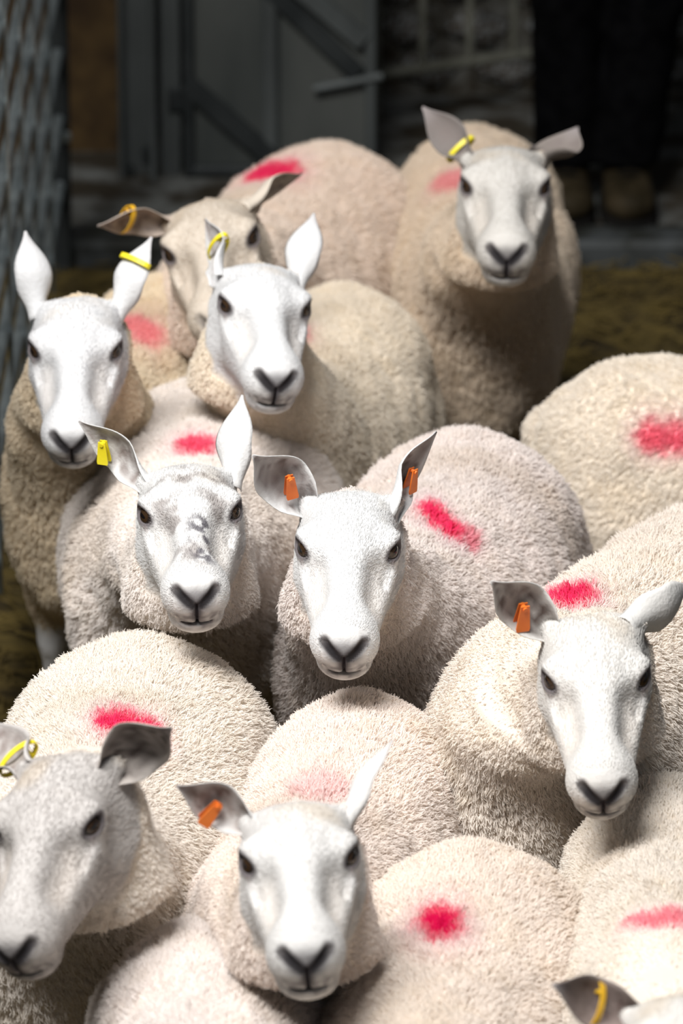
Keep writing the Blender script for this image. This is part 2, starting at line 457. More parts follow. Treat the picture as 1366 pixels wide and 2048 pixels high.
# short hair of the face
NF, KF = 16000, 3
def build_face_hair():
    tri = np.concatenate([CQ[:, [0, 1, 2]], CQ[:, [0, 2, 3]]])
    A = CV[tri[:, 0]]; B = CV[tri[:, 1]]; C = CV[tri[:, 2]]
    h = to_head((A + B + C) / 3)
    w = (h[:, 1] > -.13) & (h[:, 2] > -.14) & (np.abs(h[:, 0]) < .09) & (CW[tri].mean(1) < .6)
    w &= np.linalg.norm(np.abs(h) * np.array([1, 1, 1]) * np.array([1, 1, 1]) - (EYE + EYEN * .016), axis=1) > .014
    w &= ~((h[:, 1] > .165) & (np.abs(h[:, 0]) < .028))
    ar = np.linalg.norm(np.cross(B - A, C - A), axis=1) * w
    pick = np.minimum(np.searchsorted(np.cumsum(ar) / ar.sum(), rng.random(NF)), len(tri) - 1)
    u, v = rng.random(NF), rng.random(NF); fl = u + v > 1; u[fl] = 1 - u[fl]; v[fl] = 1 - v[fl]
    R = A[pick] + u[:, None] * (B - A)[pick] + v[:, None] * (C - A)[pick]
    N = CN[tri[pick]].mean(1); N /= np.linalg.norm(N, axis=1, keepdims=True)
    flow = -HF[None] * 1.0 + rng.normal(0, .13, (NF, 3)); flow -= (flow * N).sum(1, keepdims=True) * N
    hh = to_head(R); ln = .004 + .005 * sstep(.12, -.08, hh[:, 1]) * rng.random(NF)
    P = np.stack([R - N * .001, R + (N * .22 + flow * .5) * ln[:, None] * .5, R + (N * .20 + flow * 1.0) * ln[:, None]], 1)
    return P, N
FP, FN = build_face_hair()

def curves_obj(name, P, rad, col, m, parent):
    n, k = P.shape[:2]
    cv = bpy.data.hair_curves.new(name); cv.add_curves([k] * n)
    cv.attributes['position'].data.foreach_set('vector', np.ascontiguousarray(P, np.float32).ravel())
    r = cv.attributes.get('radius') or cv.attributes.new('radius', 'FLOAT', 'POINT')
    r.data.foreach_set('value', np.ascontiguousarray(rad, np.float32).ravel())
    a = cv.attributes.new('Col', 'FLOAT_COLOR', 'CURVE')
    c = np.ones((n, 4), np.float32); c[:, :3] = col; a.data.foreach_set('color', c.ravel())
    cv.materials.append(m)
    return link(bpy.data.objects.new(name, cv), parent)

# ------------------------------------------------------------------ head pose from where its features stand
LM = {'eL': EYE * np.array([1, 1, 1]) + EYEN * .018, 'eR': None, 'nose': np.array([0, .190, -.018]), 'crown': np.array([0, -.104, .034]),
      'chin': np.array([0, .160, -.079]), 'bL': EARB, 'bR': None}
LM['eR'] = LM['eL'] * np.array([-1, 1, 1]); LM['bR'] = EARB * np.array([-1, 1, 1])
LM['nl'] = np.array([.0255, .182, -.004]); LM['nr'] = np.array([-.0255, .182, -.004])
def expm(w):
    a = np.linalg.norm(w)
    return np.eye(3) if a < 1e-9 else rodr(w / a, a)
def solve_head(lms, z0, yaw0=0.0, pitch0=45.0, roll0=0.0, zw=60.0, s0=1.0):
    """head frame in world (columns right, forward, up), origin and size so that the named features project to their pixels"""
    names = list(lms); Lc = np.stack([LM[n] for n in names]) * HS; px = np.array([lms[n][:2] for n in names], float)
    wt = np.array([lms[n][2] if len(lms[n]) > 2 else 1.0 for n in names])
    c = px.mean(0); o = at_z(c[0], c[1], z0)
    y, p = math.radians(yaw0), math.radians(pitch0)
    f = np.array([math.sin(y) * math.cos(p), -math.cos(y) * math.cos(p), -math.sin(p)])
    r = np.cross(f, [0, 0, 1.]); r /= np.linalg.norm(r); u = np.cross(r, f)
    R0 = rodr(f, math.radians(roll0)) @ np.stack([r, f, u], 1)
    q = np.zeros(7)
    def res(q):
        R = expm(q[:3]) @ R0; s = math.exp(q[6]) * s0; P = (Lc * s) @ R.T + o + q[3:6]
        e = (project(P)[:, :2] - px) * wt[:, None]
        return np.concatenate([e.ravel(), [(o[2] + q[5] - z0) * zw * 4, q[6] * 300], q[:3] * 14])
    lam = 1e-2; e = res(q)
    for it in range(80):
        J = np.zeros((len(e), 7))
        for i in range(7):
            dq = q.copy(); dq[i] += 1e-6; J[:, i] = (res(dq) - e) / 1e-6
        A = J.T @ J; st = np.linalg.solve(A + lam * np.diag(np.diag(A) + 1e-6), -J.T @ e)
        e2 = res(q + st)
        if e2 @ e2 < e @ e: q = q + st; e = e2; lam = max(lam * .4, 1e-9)
        else: lam *= 4
    R = expm(q[:3]) @ R0
    return R, o + q[3:6], math.exp(q[6]) * s0, np.abs(e[:2 * len(names)]).max()

# ear: a leaf of a given length from base, cupped
def ear_mesh(base, tip, cup, width=.034, nu=20, nv=11, droop=0.0, roll0=2.3, roll1=.75):
    base = np.array(base, float); tip = np.array(tip, float); a = tip - base; L = np.linalg.norm(a); a /= L
    c = np.array(cup, float); c -= c @ a * a; c /= np.linalg.norm(c); b = np.cross(a, c)
    V = []; Cc = []
    for side in (0, 1):
        for i in range(nu):
            u = i / (nu - 1)
            w = width * 1.06 * (1 - .12 * math.sin(math.pi * min(u / .3, 1))) * (1 - sstep(.50, 1.05, u) ** 1.25) + .0012
            be = roll0 + (roll1 - roll0) * sstep(0.02, .50, u)
            r = w / be
            ctr = base + a * (u * L) + c * (-droop * u * u * L) - c * r * .3
            for j in range(nv):
                v = -1 + 2 * j / (nv - 1); th = v * be
                rr = r + (.0016 if side else -.0016) * (1 - .6 * abs(v))
                p = ctr + b * math.sin(th) * rr + c * (-math.cos(th) * rr + r * .9)
                V.append(p); Cc.append((side, u, v))
    Q = []
    n = nu * nv
    for i in range(nu - 1):
        for j in range(nv - 1):
            k = i * nv + j
            Q.append((k, k + 1, k + nv + 1, k + nv)); k += n; Q.append((k, k + nv, k + nv + 1, k + 1))
        for j, fl in ((0, 1), (nv - 1, 0)):
            k = i * nv + j; q = (k, k + nv, k + nv + n, k + n); Q.append(q if fl else q[::-1])
    for i in (0, nu - 1):
        for j in range(nv - 1):
            k = i * nv + j; q = (k, k + n, k + n + 1, k + 1); Q.append(q if i == 0 else q[::-1])
    return np.array(V), np.array(Q), np.array(Cc)

def loop_tag(parent, m, frame, kind):
    """plastic ear tag; frame = (origin, along ear, across, out of ear) in sheep space"""
    o, a, b, c = frame
    if kind == 'flag':                         # two leaves hung through the ear edge
        V = []; Fq = []
        for s in (-1, 1):
            prof = [(-.006, -.004), (.006, -.004), (.0075, .010), (.0095, .030), (.0085, .034), (-.0085, .034), (-.0095, .030), (-.0075, .010)]
            k0 = len(V)
            for off in (s * .0035 - .0010, s * .0035 + .0010):
                for (x, y) in prof: V.append(o + a * x + b * y * 1.0 + c * (off + s * max(0, y) * .10))
            n = len(prof); Fq.append(tuple(range(k0, k0 + n))[::-1]); Fq.append(tuple(range(k0 + n, k0 + 2 * n)))
            for i in range(n): j = (i + 1) % n; Fq.append((k0 + i, k0 + j, k0 + n + j, k0 + n + i))
        t = mesh_obj('ear_tag', V, Fq, m, parent)
        pts = [o + c * -.007, o + c * .007]
        tube('tag_pin', pts, .0032, m, t, 10)
    else:                                      # strap looped round the ear edge
        V = []; Fq = []; n = 22
        ra, rc = .0315, .0150
        for i in range(n):
            th = 2 * math.pi * i / n
            ctr = o + b * ra * math.cos(th) + c * rc * math.sin(th); nn = b * math.cos(th) * rc + c * math.sin(th) * ra; nn /= np.linalg.norm(nn)
            for (s, w) in ((-1, -.0042), (1, -.0042), (1, .0042), (-1, .0042)): V.append(ctr + nn * .0011 * s + a * w)
        for i in range(n):
            j = (i + 1) % n
            for k in range(4): l = (k + 1) % 4; Fq.append((i * 4 + k, i * 4 + l, j * 4 + l, j * 4 + k))
        t = mesh_obj('ear_tag', V, Fq, m, parent)
        tube('tag_pin', [o + b * .016 + c * -.0135, o + b * .016 + c * .0135], .003, m, t, 10)
    return t

PINK = np.array([.86, .012, .13])
EYE_V = None
def uv_sphere(r, nu=20, nv=14):
    V = [(0, 0, r)]; Fq = []
    for i in range(1, nv):
        th = math.pi * i / nv
        for j in range(nu): ph = 2 * math.pi * j / nu; V.append((r * math.sin(th) * math.cos(ph), r * math.sin(th) * math.sin(ph), r * math.cos(th)))
    V.append((0, 0, -r))
    for j in range(nu): Fq.append((0, 1 + j, 1 + (j + 1) % nu)); Fq.append((len(V) - 1, 1 + (nv - 2) * nu + (j + 1) % nu, 1 + (nv - 2) * nu + j))
    for i in range(nv - 2):
        for j in range(nu): a = 1 + i * nu; Fq.append((a + j, a + nu + j, a + nu + (j + 1) % nu, a + (j + 1) % nu))
    return V, Fq

HAIR = True
def seg_dist(P, a, b):
    a, b = np.array(a), np.array(b); d = b - a; t = np.clip(((P - a) @ d) / (d @ d + 1e-12), 0, 1)
    return np.linalg.norm(P - a - t[:, None] * d, axis=1)

def make_sheep(sid, label, heading, withers, lenf=.88, head=None, head_free=None, scale=.93, fat=.84, bend=0.0, ears=None, tags=(), marks=(),
               wool=(.80, .715, .585), face=(.84, .835, .83), spots=0, nosedark=1.0, zw=.70, seed=0, group='white ewes crowded in the pen', face_hair=True, z0=.84):
    ps = math.radians(heading)
    fwd = np.array([math.sin(ps), -math.cos(ps), 0]); rgt = np.array([-math.cos(ps), -math.sin(ps), 0])
    RS = np.stack([rgt, fwd, np.array([0, 0, 1.])], 1)           # sheep -> world
    root3 = at_z(withers[0], withers[1], zw * scale); root = np.array([root3[0], root3[1], 0.0]) + fwd * .10 * scale
    rz = math.atan2(RS[1, 0], RS[0, 0])
    toW = lambda P: (P * scale) @ RS.T + root
    toS = lambda P: ((P - root) @ RS) / scale
    if head is not None:
        Rw, Ow, hs, err = solve_head(head['lm'], z0, **head.get('init', {}))
    else:
        # head given directly: offset of the head origin in sheep space and yaw/pitch/roll relative to it
        off, yaw, pit, rol = head_free; y, p = math.radians(yaw), math.radians(pit)
        f = np.array([-math.sin(y) * math.cos(p), math.cos(y) * math.cos(p), -math.sin(p)]); r = np.cross(f, [0, 0, 1.]); r /= np.linalg.norm(r)
        Rl = rodr(f, math.radians(rol)) @ np.stack([r, f, np.cross(r, f)], 1)
        Rw = RS @ Rl; Ow = toW(np.array([off]))[0]; hs = scale; err = 0
    k = hs / scale                                                # head size relative to the body
    Rrel = RS.T @ Rw @ RH.T
    HOp = toS(Ow[None])[0]
    N1p = HOp + Rrel @ (N1 - HO) * k
    def pose(P, T):
        o = deform(P, Rrel, N1p, fat, bend, T, lenf)
        if abs(k - 1) > 1e-3:
            w = sstep(.6, 1.0, T)[:, None]; o = o + (o - N1p) * (k - 1) * w
        return o
    T = skin_t(CV); V = pose(CV, T)
    Wd = toW(V); Nw = vnormals(Wd, CQ)
    h2s = lambda p: HOp + Rrel @ (RH @ (np.array(p, float) * HS)) * k
    e = empty('sheep', tuple(root), rz, label, 'sheep', group)
    e.scale = (scale,) * 3
    # ---- colours that belong to the coat
    base = np.minimum(np.array(wool) * np.array([1.02, 1.03, 1.10]), .92); fc = np.array(face) * .91
    n1 = vnoise(CV, 5, 20 + seed); n2 = vnoise(CV, 18, 40 + seed)
    wc = base * (1 + .05 * n1[:, None]) + np.array([0, -.012, -.035]) * (np.clip(n2, 0, 1))[:, None]
    stain = sstep(.25, .75, vnoise(CV, 6.5, 130 + seed)) * .22
    wc = wc * (1 - stain[:, None]) + np.array([.60, .48, .34]) * stain[:, None]
    low_brown = sstep(.45, .25, CV[:, 2]) * .25  # wool turns browner towards the belly
    wc = wc * (1 - low_brown[:, None]) + np.array([.46, .36, .20]) * low_brown[:, None]
    h = HL; ax = np.abs(h[:, 0]); HA = np.stack([ax, h[:, 1], h[:, 2]], 1)
    f = np.tile(fc, (len(CV), 1)) * (1 + .03 * n2[:, None])
    def mixc(f, c, w): return f * (1 - w[:, None]) + np.array(c) * w[:, None]
    f = mixc(f, (.62, .52, .43), .28 * sstep(.03, .0, seg_dist(HA, (.045, .05, .0), (.038, .10, -.01))))
    f = mixc(f, (.62, .52, .40), .45 * sstep(.045, .01, seg_dist(HA, (0, -.075, .04), (.03, -.05, .04))) * sstep(-.2, .5, n2))
    if spots:
        sn = vnoise(CV, 48, 77) * .75 + vnoise(CV, 130, 78) * .25
        reg = sstep(.058, .020, seg_dist(h, (-.034, -.03, .04), (-.008, .115, .03))) + sstep(.042, .014, seg_dist(h, (.030, -.045, .04), (.024, .05, .035)))
        f = mixc(f, (.21, .17, .155), np.clip(sstep(-.25, .50, sn) * reg, 0, 1) * .66)
        reg2 = sstep(.028, .008, seg_dist(h, (-.012, .066, .03), (-.016, .132, .025)))
        f = mixc(f, (.07, .06, .08), np.clip(sstep(-.25, .3, vnoise(CV, 110, 81)) * reg2, 0, 1) * .8)
    # dark nose leather, V from the nostrils, lips
    dn = np.minimum(seg_dist(HA, (.0265, .175, -.003), (.004, .192, -.020)), seg_dist(HA, (0, .195, -.018), (0, .19, -.05)))
    f = mixc(f, (.07, .06, .062), .9 * nosedark * sstep(.0125, .005, dn) * sstep(.12, .16, h[:, 1]))
    f = mixc(f, (.06, .055, .06), .75 * nosedark * sstep(.026, .006, seg_dist(HA, (0, .19, -.012), (.008, .188, -.014))) * sstep(.15, .18, h[:, 1]))
    f = mixc(f, (.02, .018, .02), nosedark * sstep(.0078, .0042, seg_dist(HA, (.0255, .178, -.004), (.006, .192, -.020))))
    zm = -.053 - 1.5 * ax * ax - (h[:, 1] - .17) * .15
    lip = sstep(.026, .008, np.abs(h[:, 2] - zm - .006)) * sstep(.040, .022, ax) * sstep(.11, .15, h[:, 1])
    f = mixc(f, (.11, .10, .105), np.clip(lip * (.75 + .5 * vnoise(CV, 160, 8)), 0, 1) * .8 * nosedark)
    f = mixc(f, (.02, .018, .02), sstep(.004, .002, np.abs(h[:, 2] - zm)) * sstep(.023, .012, ax) * sstep(.10, .13, h[:, 1]) * .4)
    f = mixc(f, (.03, .025, .03), sstep(.0035, .0015, ax) * sstep(.16, .175, h[:, 1]) * sstep(-.014, -.02, h[:, 2]) * sstep(-.056, -.05, h[:, 2]))
    # eyelids and tear line
    tt = np.array([-.44, .83, -.18]); tt -= tt @ EYEN * EYEN; tt /= np.linalg.norm(tt); uu = np.cross(EYEN, tt)
    q = HA - (EYE + EYEN * .0185); de = np.sqrt((q @ tt / .0175) ** 2 + (q @ uu / .0105) ** 2 + (q @ EYEN / .014) ** 2)
    f = mixc(f, (.10, .085, .09), sstep(1.55, 1.02, de) * .95)
    f = mixc(f, (.22, .17, .16), .6 * sstep(.007, .002, seg_dist(HA, (.062, .022, .0), (.0535, .044, -.010))))
    f = mixc(f, (.06, .045, .045), .8 * sstep(.0045, .0015, seg_dist(HA, (.056, .036, -.004), (.051, .052, -.013))))
    # legs and hooves
    f = np.where((CV[:, 2] < .055)[:, None], np.array([.05, .04, .03]), f)
    wc = wc * np.array([.84, .81, .76])                           # base mesh darkened: shade between the wool strands put into its colour
    col = f * (1 - CW[:, None]) + wc * CW[:, None]
    # raddle marks: paint rubbed into the wool where the mark stands
    mk = []
    PJ = project(Wd)
    view = CAM - Wd; view /= np.linalg.norm(view, axis=1, keepdims=True); facing = (view * Nw).sum(1)
    def hit(px, py):
        dd = np.hypot(PJ[:, 0] - px, PJ[:, 1] - py); ok = (facing > .05) & (CW > .5) & (T < .35)
        near = np.where(ok & (dd < max(16, dd[ok].min() * 1.2)))[0]
        return Wd[near[np.argmin(PJ[near, 2])]]
    for (p1, p2, r, st) in marks: mk.append((hit(*p1), hit(*p2), r, st))
    def paint(c, PW, sd, lim=1.0):
        for (a, b, r, st) in mk:
            d = seg_dist(PW * np.array([1, .45, 1]), a * np.array([1, .45, 1]), b * np.array([1, .45, 1])) / r + .22 * vnoise(PW, 90, sd) + .12 * vnoise(PW, 260, sd + 1)
            w = np.clip(sstep(1.25, .35, d), 0, 1) * st * lim; halo = sstep(2.3, .6, d) * .22 * st * lim
            c = c * (1 - halo[:, None]) + np.array([.86, .40, .52]) * halo[:, None]
            c = c * (1 - w[:, None]) + PINK * w[:, None]
        return c
    nk = 1 - sstep(.35, .7, T)                                    # never on the head or upper neck
    col = paint(col, Wd, 5, CW * nk)
    AV = [V]; AQ = [CQ]; AC = [col]; nv = len(V)
    tagspec = []
    camS = toS(CAM[None])[0]
    for side, E in (ears or {}).items():
        sx = 1 if side == 'L' else -1                             # L = image left = the sheep's own right (+X)
        b = h2s(EARB * np.array([sx, 1, 1]))
        if 'tip' in E:
            bw = toW(b[None])[0]; pb = project(bw)[0]; L = E.get('len', .125) * hs
            tx, ty = E['tip']; dep = pb[2]
            pc = np.array([(tx - W / 2) * dep / F, -(ty - H / 2) * dep / F, dep]); bc = (bw - CAM) @ CR
            dxy = pc[:2] - bc[:2]; d2 = dxy @ dxy; dz = math.sqrt(max(L * L - d2, 0)) * E.get('away', 1)
            tipc = np.array([pc[0], pc[1], dep + dz]); tipw = CR @ tipc + CAM; tip = toS(tipw[None])[0]
        else:
            tip = h2s(np.array(E['loc']) * np.array([sx, 1, 1]))
        cupc = np.array(E.get('cup', (0, 0, -1)), float)          # camera axes: right, up, depth (-1 = opening to the viewer)
        cup = (CR @ cupc) @ RS
        b2 = b + (b - tip) / np.linalg.norm(b - tip) * .021
        EV, EQ, EC = ear_mesh(b2, tip, cup, width=E.get('w', .034), droop=E.get('droop', .06), roll0=E.get('r0', 2.3), roll1=E.get('r1', .75))
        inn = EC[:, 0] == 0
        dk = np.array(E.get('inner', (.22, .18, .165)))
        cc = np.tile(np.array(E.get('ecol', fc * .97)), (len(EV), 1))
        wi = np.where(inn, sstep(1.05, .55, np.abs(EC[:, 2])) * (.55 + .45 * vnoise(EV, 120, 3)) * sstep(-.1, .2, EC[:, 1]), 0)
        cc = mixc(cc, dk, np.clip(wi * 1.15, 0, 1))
        tipd = sstep(.72, .98, EC[:, 1]) * E.get('tipdark', .35)
        cc = mixc(cc, (.33, .30, .30), tipd)
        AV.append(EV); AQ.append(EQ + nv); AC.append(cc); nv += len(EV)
        if 'tag' in E:
            T_ = E['tag']; u = T_.get('u', .45); a = (tip - b) / np.linalg.norm(tip - b); c = cup - cup @ a * a; c /= np.linalg.norm(c); bb = np.cross(a, c)
            o = b + (tip - b) * u + bb * T_.get('side', 0) * .02 + c * T_.get('out', -.004 if T_['kind'] == 'flag' else -.017)
            if T_['kind'] == 'flag':
                dn_ = np.array([0, 0, -1.0]) + bb * T_.get('side', 0) * .4 + a * T_.get('lean', 0); n_ = c; dn_ -= dn_ @ n_ * n_; dn_ /= np.linalg.norm(dn_)
                fr = (o, np.cross(dn_, n_), dn_, n_)
            else: fr = (o, a, bb, c)
            tagspec.append((T_, fr))
    Vall = np.concatenate(AV); Qall = np.concatenate(AQ); Call = np.concatenate(AC)
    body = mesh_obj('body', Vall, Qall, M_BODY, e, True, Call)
    for T_, fr in tagspec: loop_tag(e, T_['mat'], fr, T_['kind'])
    # eyes
    EVv, EFf = uv_sphere(.0172 * k * HS)
    for sx in (1, -1):
        c = h2s(EYE * np.array([sx, 1, 1])); n = Rrel @ (RH @ (EYEN * np.array([sx, 1, 1]))); u = Rrel @ (RH @ np.array([0., .2, 1.]))
        t = np.cross(u, n); t /= np.linalg.norm(t); u = np.cross(n, t); Rm = np.stack([t, u, n], 1)
        o = mesh_obj('eye', EVv, EFf, M_EYE, e, True)
        from mathutils import Matrix
        o.rotation_euler = Matrix(Rm.tolist()).to_euler(); o.location = c
    # fleece
    if HAIR:
        P = pose(SP.reshape(-1, 3), np.repeat(ST, KP)).reshape(-1, KP, 3)
        Wp = toW(P[:, 0]); 
        # keep wool on whatever the picture, or a view a step aside, could show
        nn = pose(SP[:, 0] + SN * .01, ST) - pose(SP[:, 0], ST); nn = nn @ RS.T; nn /= np.linalg.norm(nn, axis=1, keepdims=True)
        vv = CAM - Wp; vv /= np.linalg.norm(vv, axis=1, keepdims=True); pj = project(Wp)
        keep = ((vv * nn).sum(1) > -.45) & (pj[:, 0] > -130) & (pj[:, 0] < W + 130) & (pj[:, 1] > -100) & (pj[:, 1] < H + 130)
        P = P[keep]; Wp = Wp[keep]; R0 = SP[keep, 0]
        n = len(P)
        c = base * (1 + .05 * vnoise(R0, 5, 20 + seed)[:, None]) * (1 + .025 * rng.standard_normal(n)[:, None])
        lk_ = vnoise(R0, 30, 60 + seed); c = c + np.array([-.02, -.03, -.05]) * np.clip(lk_, 0, 1)[:, None]
        st_ = (sstep(.25, .75, vnoise(R0, 6.5, 130 + seed)) * .22)[:, None]; c = c * (1 - st_) + np.array([.60, .48, .34]) * st_
        dr = sstep(.45, .25, R0[:, 2]) * .25; c = c * (1 - dr[:, None]) + np.array([.46, .36, .20]) * dr[:, None]
        c = np.clip(paint(c, Wp, 5, 1 - sstep(.35, .7, ST[keep])), 0, 1)
        rad = np.array([.0009, .0008, .0007, .0003])[None].repeat(n, 0) * (.7 + .6 * rng.random(n))[:, None]
        curves_obj('fleece', P, rad, c, M_WOOL, e)
        if face_hair:
            Pf = FP; Tf = skin_t(Pf[:, 0])
            Pp = pose(Pf.reshape(-1, 3), np.repeat(Tf, KF)).reshape(-1, KF, 3)
            # colour follows the coat under it
            kd_i = FACE_NEAR
            cf = col[kd_i]; pj = project(toW(Pp[:, 0])); kp = (pj[:, 1] < H + 60) & (pj[:, 0] > -60) & (pj[:, 0] < W + 60)
            if kp.sum() > 200:
                curves_obj('face_hair', Pp[kp], np.array([.0003, .00025, .0001])[None].repeat(kp.sum(), 0), cf[kp], M_WOOL, e)
    return e
_kd = kdtree.KDTree(len(CV))
for i, v in enumerate(CV): _kd.insert(v, i)
_kd.balance()
FACE_NEAR = np.array([_kd.find(p)[1] for p in FP[:, 0]])

#SHEEP_BEGIN
FY = lambda **k: dict(kind='strap', mat=M_TAG_Y, **k)
FO = lambda **k: dict(kind='flag', mat=M_TAG_O, **k)
NOEARS = dict(L=dict(loc=(.17, -.13, .05)), R=dict(loc=(.17, -.13, .05)))
make_sheep('S1', 'ewe at the back with head rolled over and amber-tagged ear held out sideways', -14, (515, 440),
    head=dict(lm=dict(eL=(345, 505, .5), eR=(500, 470, .5), nose=(440, 660, .6), crown=(415, 400), bL=(325, 440), bR=(500, 400)), init=dict(yaw0=-10, roll0=-15, s0=1.08)),
    ears=dict(L=dict(tip=(205, 465), away=-1, cup=(0, -.7, -.7), len=.125, ecol=(.50, .42, .36), tag=dict(kind='strap', mat=M_TAG_YO, u=.55)), R=dict(tip=(612, 350), away=1, cup=(.3, -.8, -.6))),
    marks=[((520, 335), (565, 335), .038, .95)], wool=(.86, .75, .62), face=(.68, .60, .51), nosedark=.5, seed=1, bend=.1, fat=.96)
make_sheep('S2', 'rearmost ewe facing forward before the standing person, dark grey ears pricked', 0, (965, 410),
    head=dict(lm=dict(eL=(925, 372), eR=(1098, 372), nose=(1014, 525), crown=(1010, 300), chin=(1010, 572), bL=(925, 305), bR=(1090, 310)), init=dict(yaw0=0)),
    ears=dict(L=dict(tip=(842, 208), away=1, cup=(.0, -.2, -1), inner=(.2, .17, .16), tipdark=.6, ecol=(.20, .18, .17), tag=FY(u=.2)), R=dict(tip=(1158, 238), away=1, cup=(-.5, .4, -1), inner=(.2, .17, .16), tipdark=.6, ecol=(.24, .21, .19), w=.045)),
    marks=[((880, 352), (915, 358), .03, .45)], wool=(.77, .66, .51), face=(.66, .635, .60), seed=2, z0=.86)
make_sheep('S3', 'white-faced ewe looking down to the right, in front of the rolled-over head', -10, (612, 735),
    head=dict(lm=dict(eL=(445, 605), eR=(622, 620, .6), nose=(552, 778), crown=(520, 530), bL=(440, 545), bR=(590, 545)), init=dict(yaw0=15)),
    ears=dict(L=dict(tip=(398, 432), away=1, cup=(-.8, 0, -.5), tag=FY(u=.5)), R=dict(tip=(630, 430), away=1, cup=(.3, .1, .9))),
    marks=[((590, 655), (598, 668), .022, .5)], wool=(.88, .80, .65), face=(.78, .78, .785), seed=3, z0=.87, scale=.90, lenf=.84)
make_sheep('S4', 'big-headed ewe at the left fence, yellow strap tag high on its ear', -12, (215, 730),
    head=dict(lm=dict(eL=(62, 688), eR=(240, 690), nose=(143, 908), crown=(150, 598), chin=(143, 940, .6), bL=(88, 612), bR=(225, 612)), init=dict(yaw0=0)),
    ears=dict(L=dict(tip=(45, 465), away=1, cup=(-.4, 0, .9)), R=dict(tip=(308, 478), away=1, cup=(.6, .2, .7), tag=FY(u=.62))),
    marks=[((262, 645), (285, 655), .036, .55)], wool=(.84, .73, .54), face=(.76, .76, .77), seed=4)
make_sheep('S8', 'round-backed ewe at the right edge whose head is out of the picture', 72, (1770, 785),
    head_free=((0, .36, .78), 0, 45, 0), ears=NOEARS,
    marks=[((1300, 858), (1366, 862), .026, .75)], wool=(.90, .83, .70), seed=8)
make_sheep('S5', 'ewe with a grey-speckled face looking at the viewer, yellow tag in its ear', -4, (390, 935),
    head=dict(lm=dict(eL=(281, 1024), eR=(479, 1020), nose=(395, 1212), crown=(375, 935), chin=(392, 1265), bL=(278, 955), bR=(468, 938)), init=dict(yaw0=0)),
    ears=dict(L=dict(tip=(152, 848), away=-1, cup=(-.1, -.7, -.8), tag=dict(kind='flag', mat=M_TAG_Y, u=.62, side=0)), R=dict(tip=(490, 795), away=1, cup=(.5, 0, .8))),
    marks=[((388, 882), (402, 882), .026, .85)], wool=(.90, .84, .75), face=(.78, .775, .77), spots=1, seed=5, lenf=.78, fat=1.12)
make_sheep('S6', 'middle ewe with orange tags in both ears and a long pink stripe behind', -14, (815, 1075),
    head=dict(lm=dict(eL=(603, 1090), eR=(792, 1092), nose=(687, 1315), crown=(700, 978), chin=(687, 1368), bL=(612, 1000), bR=(785, 1005)), init=dict(yaw0=0)),
    ears=dict(L=dict(tip=(512, 920), away=-1, w=.042, inner=(.16, .13, .12), cup=(0, -.3, -1), tag=FO(u=.4, side=.5)), R=dict(tip=(884, 868), away=1, cup=(.7, -.5, -.5), tag=FO(u=.45, side=0))),
    marks=[((855, 1012), (900, 1045), .022, .95), ((905, 1050), (950, 1080), .018, .5)], wool=(.84, .77, .69), face=(.78, .78, .78), seed=6, fat=.95, scale=.97)
make_sheep('S7', 'ewe at the right looking down left, orange-tagged dark ear under a pink patch', -32, (1185, 1215),
    head=dict(lm=dict(eL=(1093, 1357), eR=(1308, 1340, .3), nl=(1168, 1583), nose=(1203, 1604), crown=(1190, 1215), bL=(1095, 1258), bR=(1268, 1240)), init=dict(yaw0=18)),
    ears=dict(L=dict(tip=(985, 1170), away=-1, cup=(0, -.3, -1), inner=(.12, .09, .08), tag=FO(u=.42, side=0)), R=dict(tip=(1372, 1165), away=1, cup=(.2, .5, .8))),
    marks=[((1125, 1188), (1165, 1182), .027, .95)], wool=(.86, .79, .68), face=(.76, .745, .72), seed=7, fat=.95, scale=1.07)
make_sheep('S10', 'large-headed ewe at the lower left edge with a dark ear', -10, (165, 1530),
    head=dict(lm=dict(eL=(-25, 1660, .5), eR=(190, 1645), nose=(22, 1925), crown=(115, 1480, .6), bR=(252, 1545, .6)), init=dict(yaw0=-10)),
    ears=dict(R=dict(tip=(342, 1462), away=-1, cup=(.1, -.5, -1), inner=(.07, .055, .05), len=.11, w=.045, ecol=(.45, .41, .38)), L=dict(tip=(-40, 1440), away=1, cup=(0, 0, -1), tag=FY(u=.3))),
    marks=[((215, 1435), (290, 1450), .025, .95)], wool=(.91, .84, .73), face=(.60, .57, .55), seed=10, fat=1.0, scale=.97)
make_sheep('S11', 'ewe at bottom centre staring at the viewer, orange tag in its sideways ear', -12, (605, 1640),
    head=dict(lm=dict(eL=(495, 1715), eR=(702, 1702), nose=(615, 1937), crown=(592, 1595), chin=(617, 2012), bL=(485, 1648), bR=(697, 1622)), init=dict(yaw0=0)),
    ears=dict(L=dict(tip=(355, 1576), away=-1, cup=(0, -.5, -1), inner=(.22, .17, .15), len=.10, tag=FO(u=.42, side=0, lean=.6)), R=dict(tip=(796, 1495), away=1, cup=(.7, -.6, .3), w=.028)),
    marks=[((610, 1565), (660, 1560), .03, .15)], wool=(.90, .82, .72), face=(.74, .725, .71), seed=11)
make_sheep('S12', 'woolly ewe back with one round bright pink patch, right of the staring head, bottom edge', -8, (880, 1975),
    head_free=((0, .42, .66), 5, 50, 0), ears=NOEARS,
    marks=[((862, 1840), (880, 1838), .033, 1.0)], wool=(.88, .80, .69), seed=12, fat=.95)
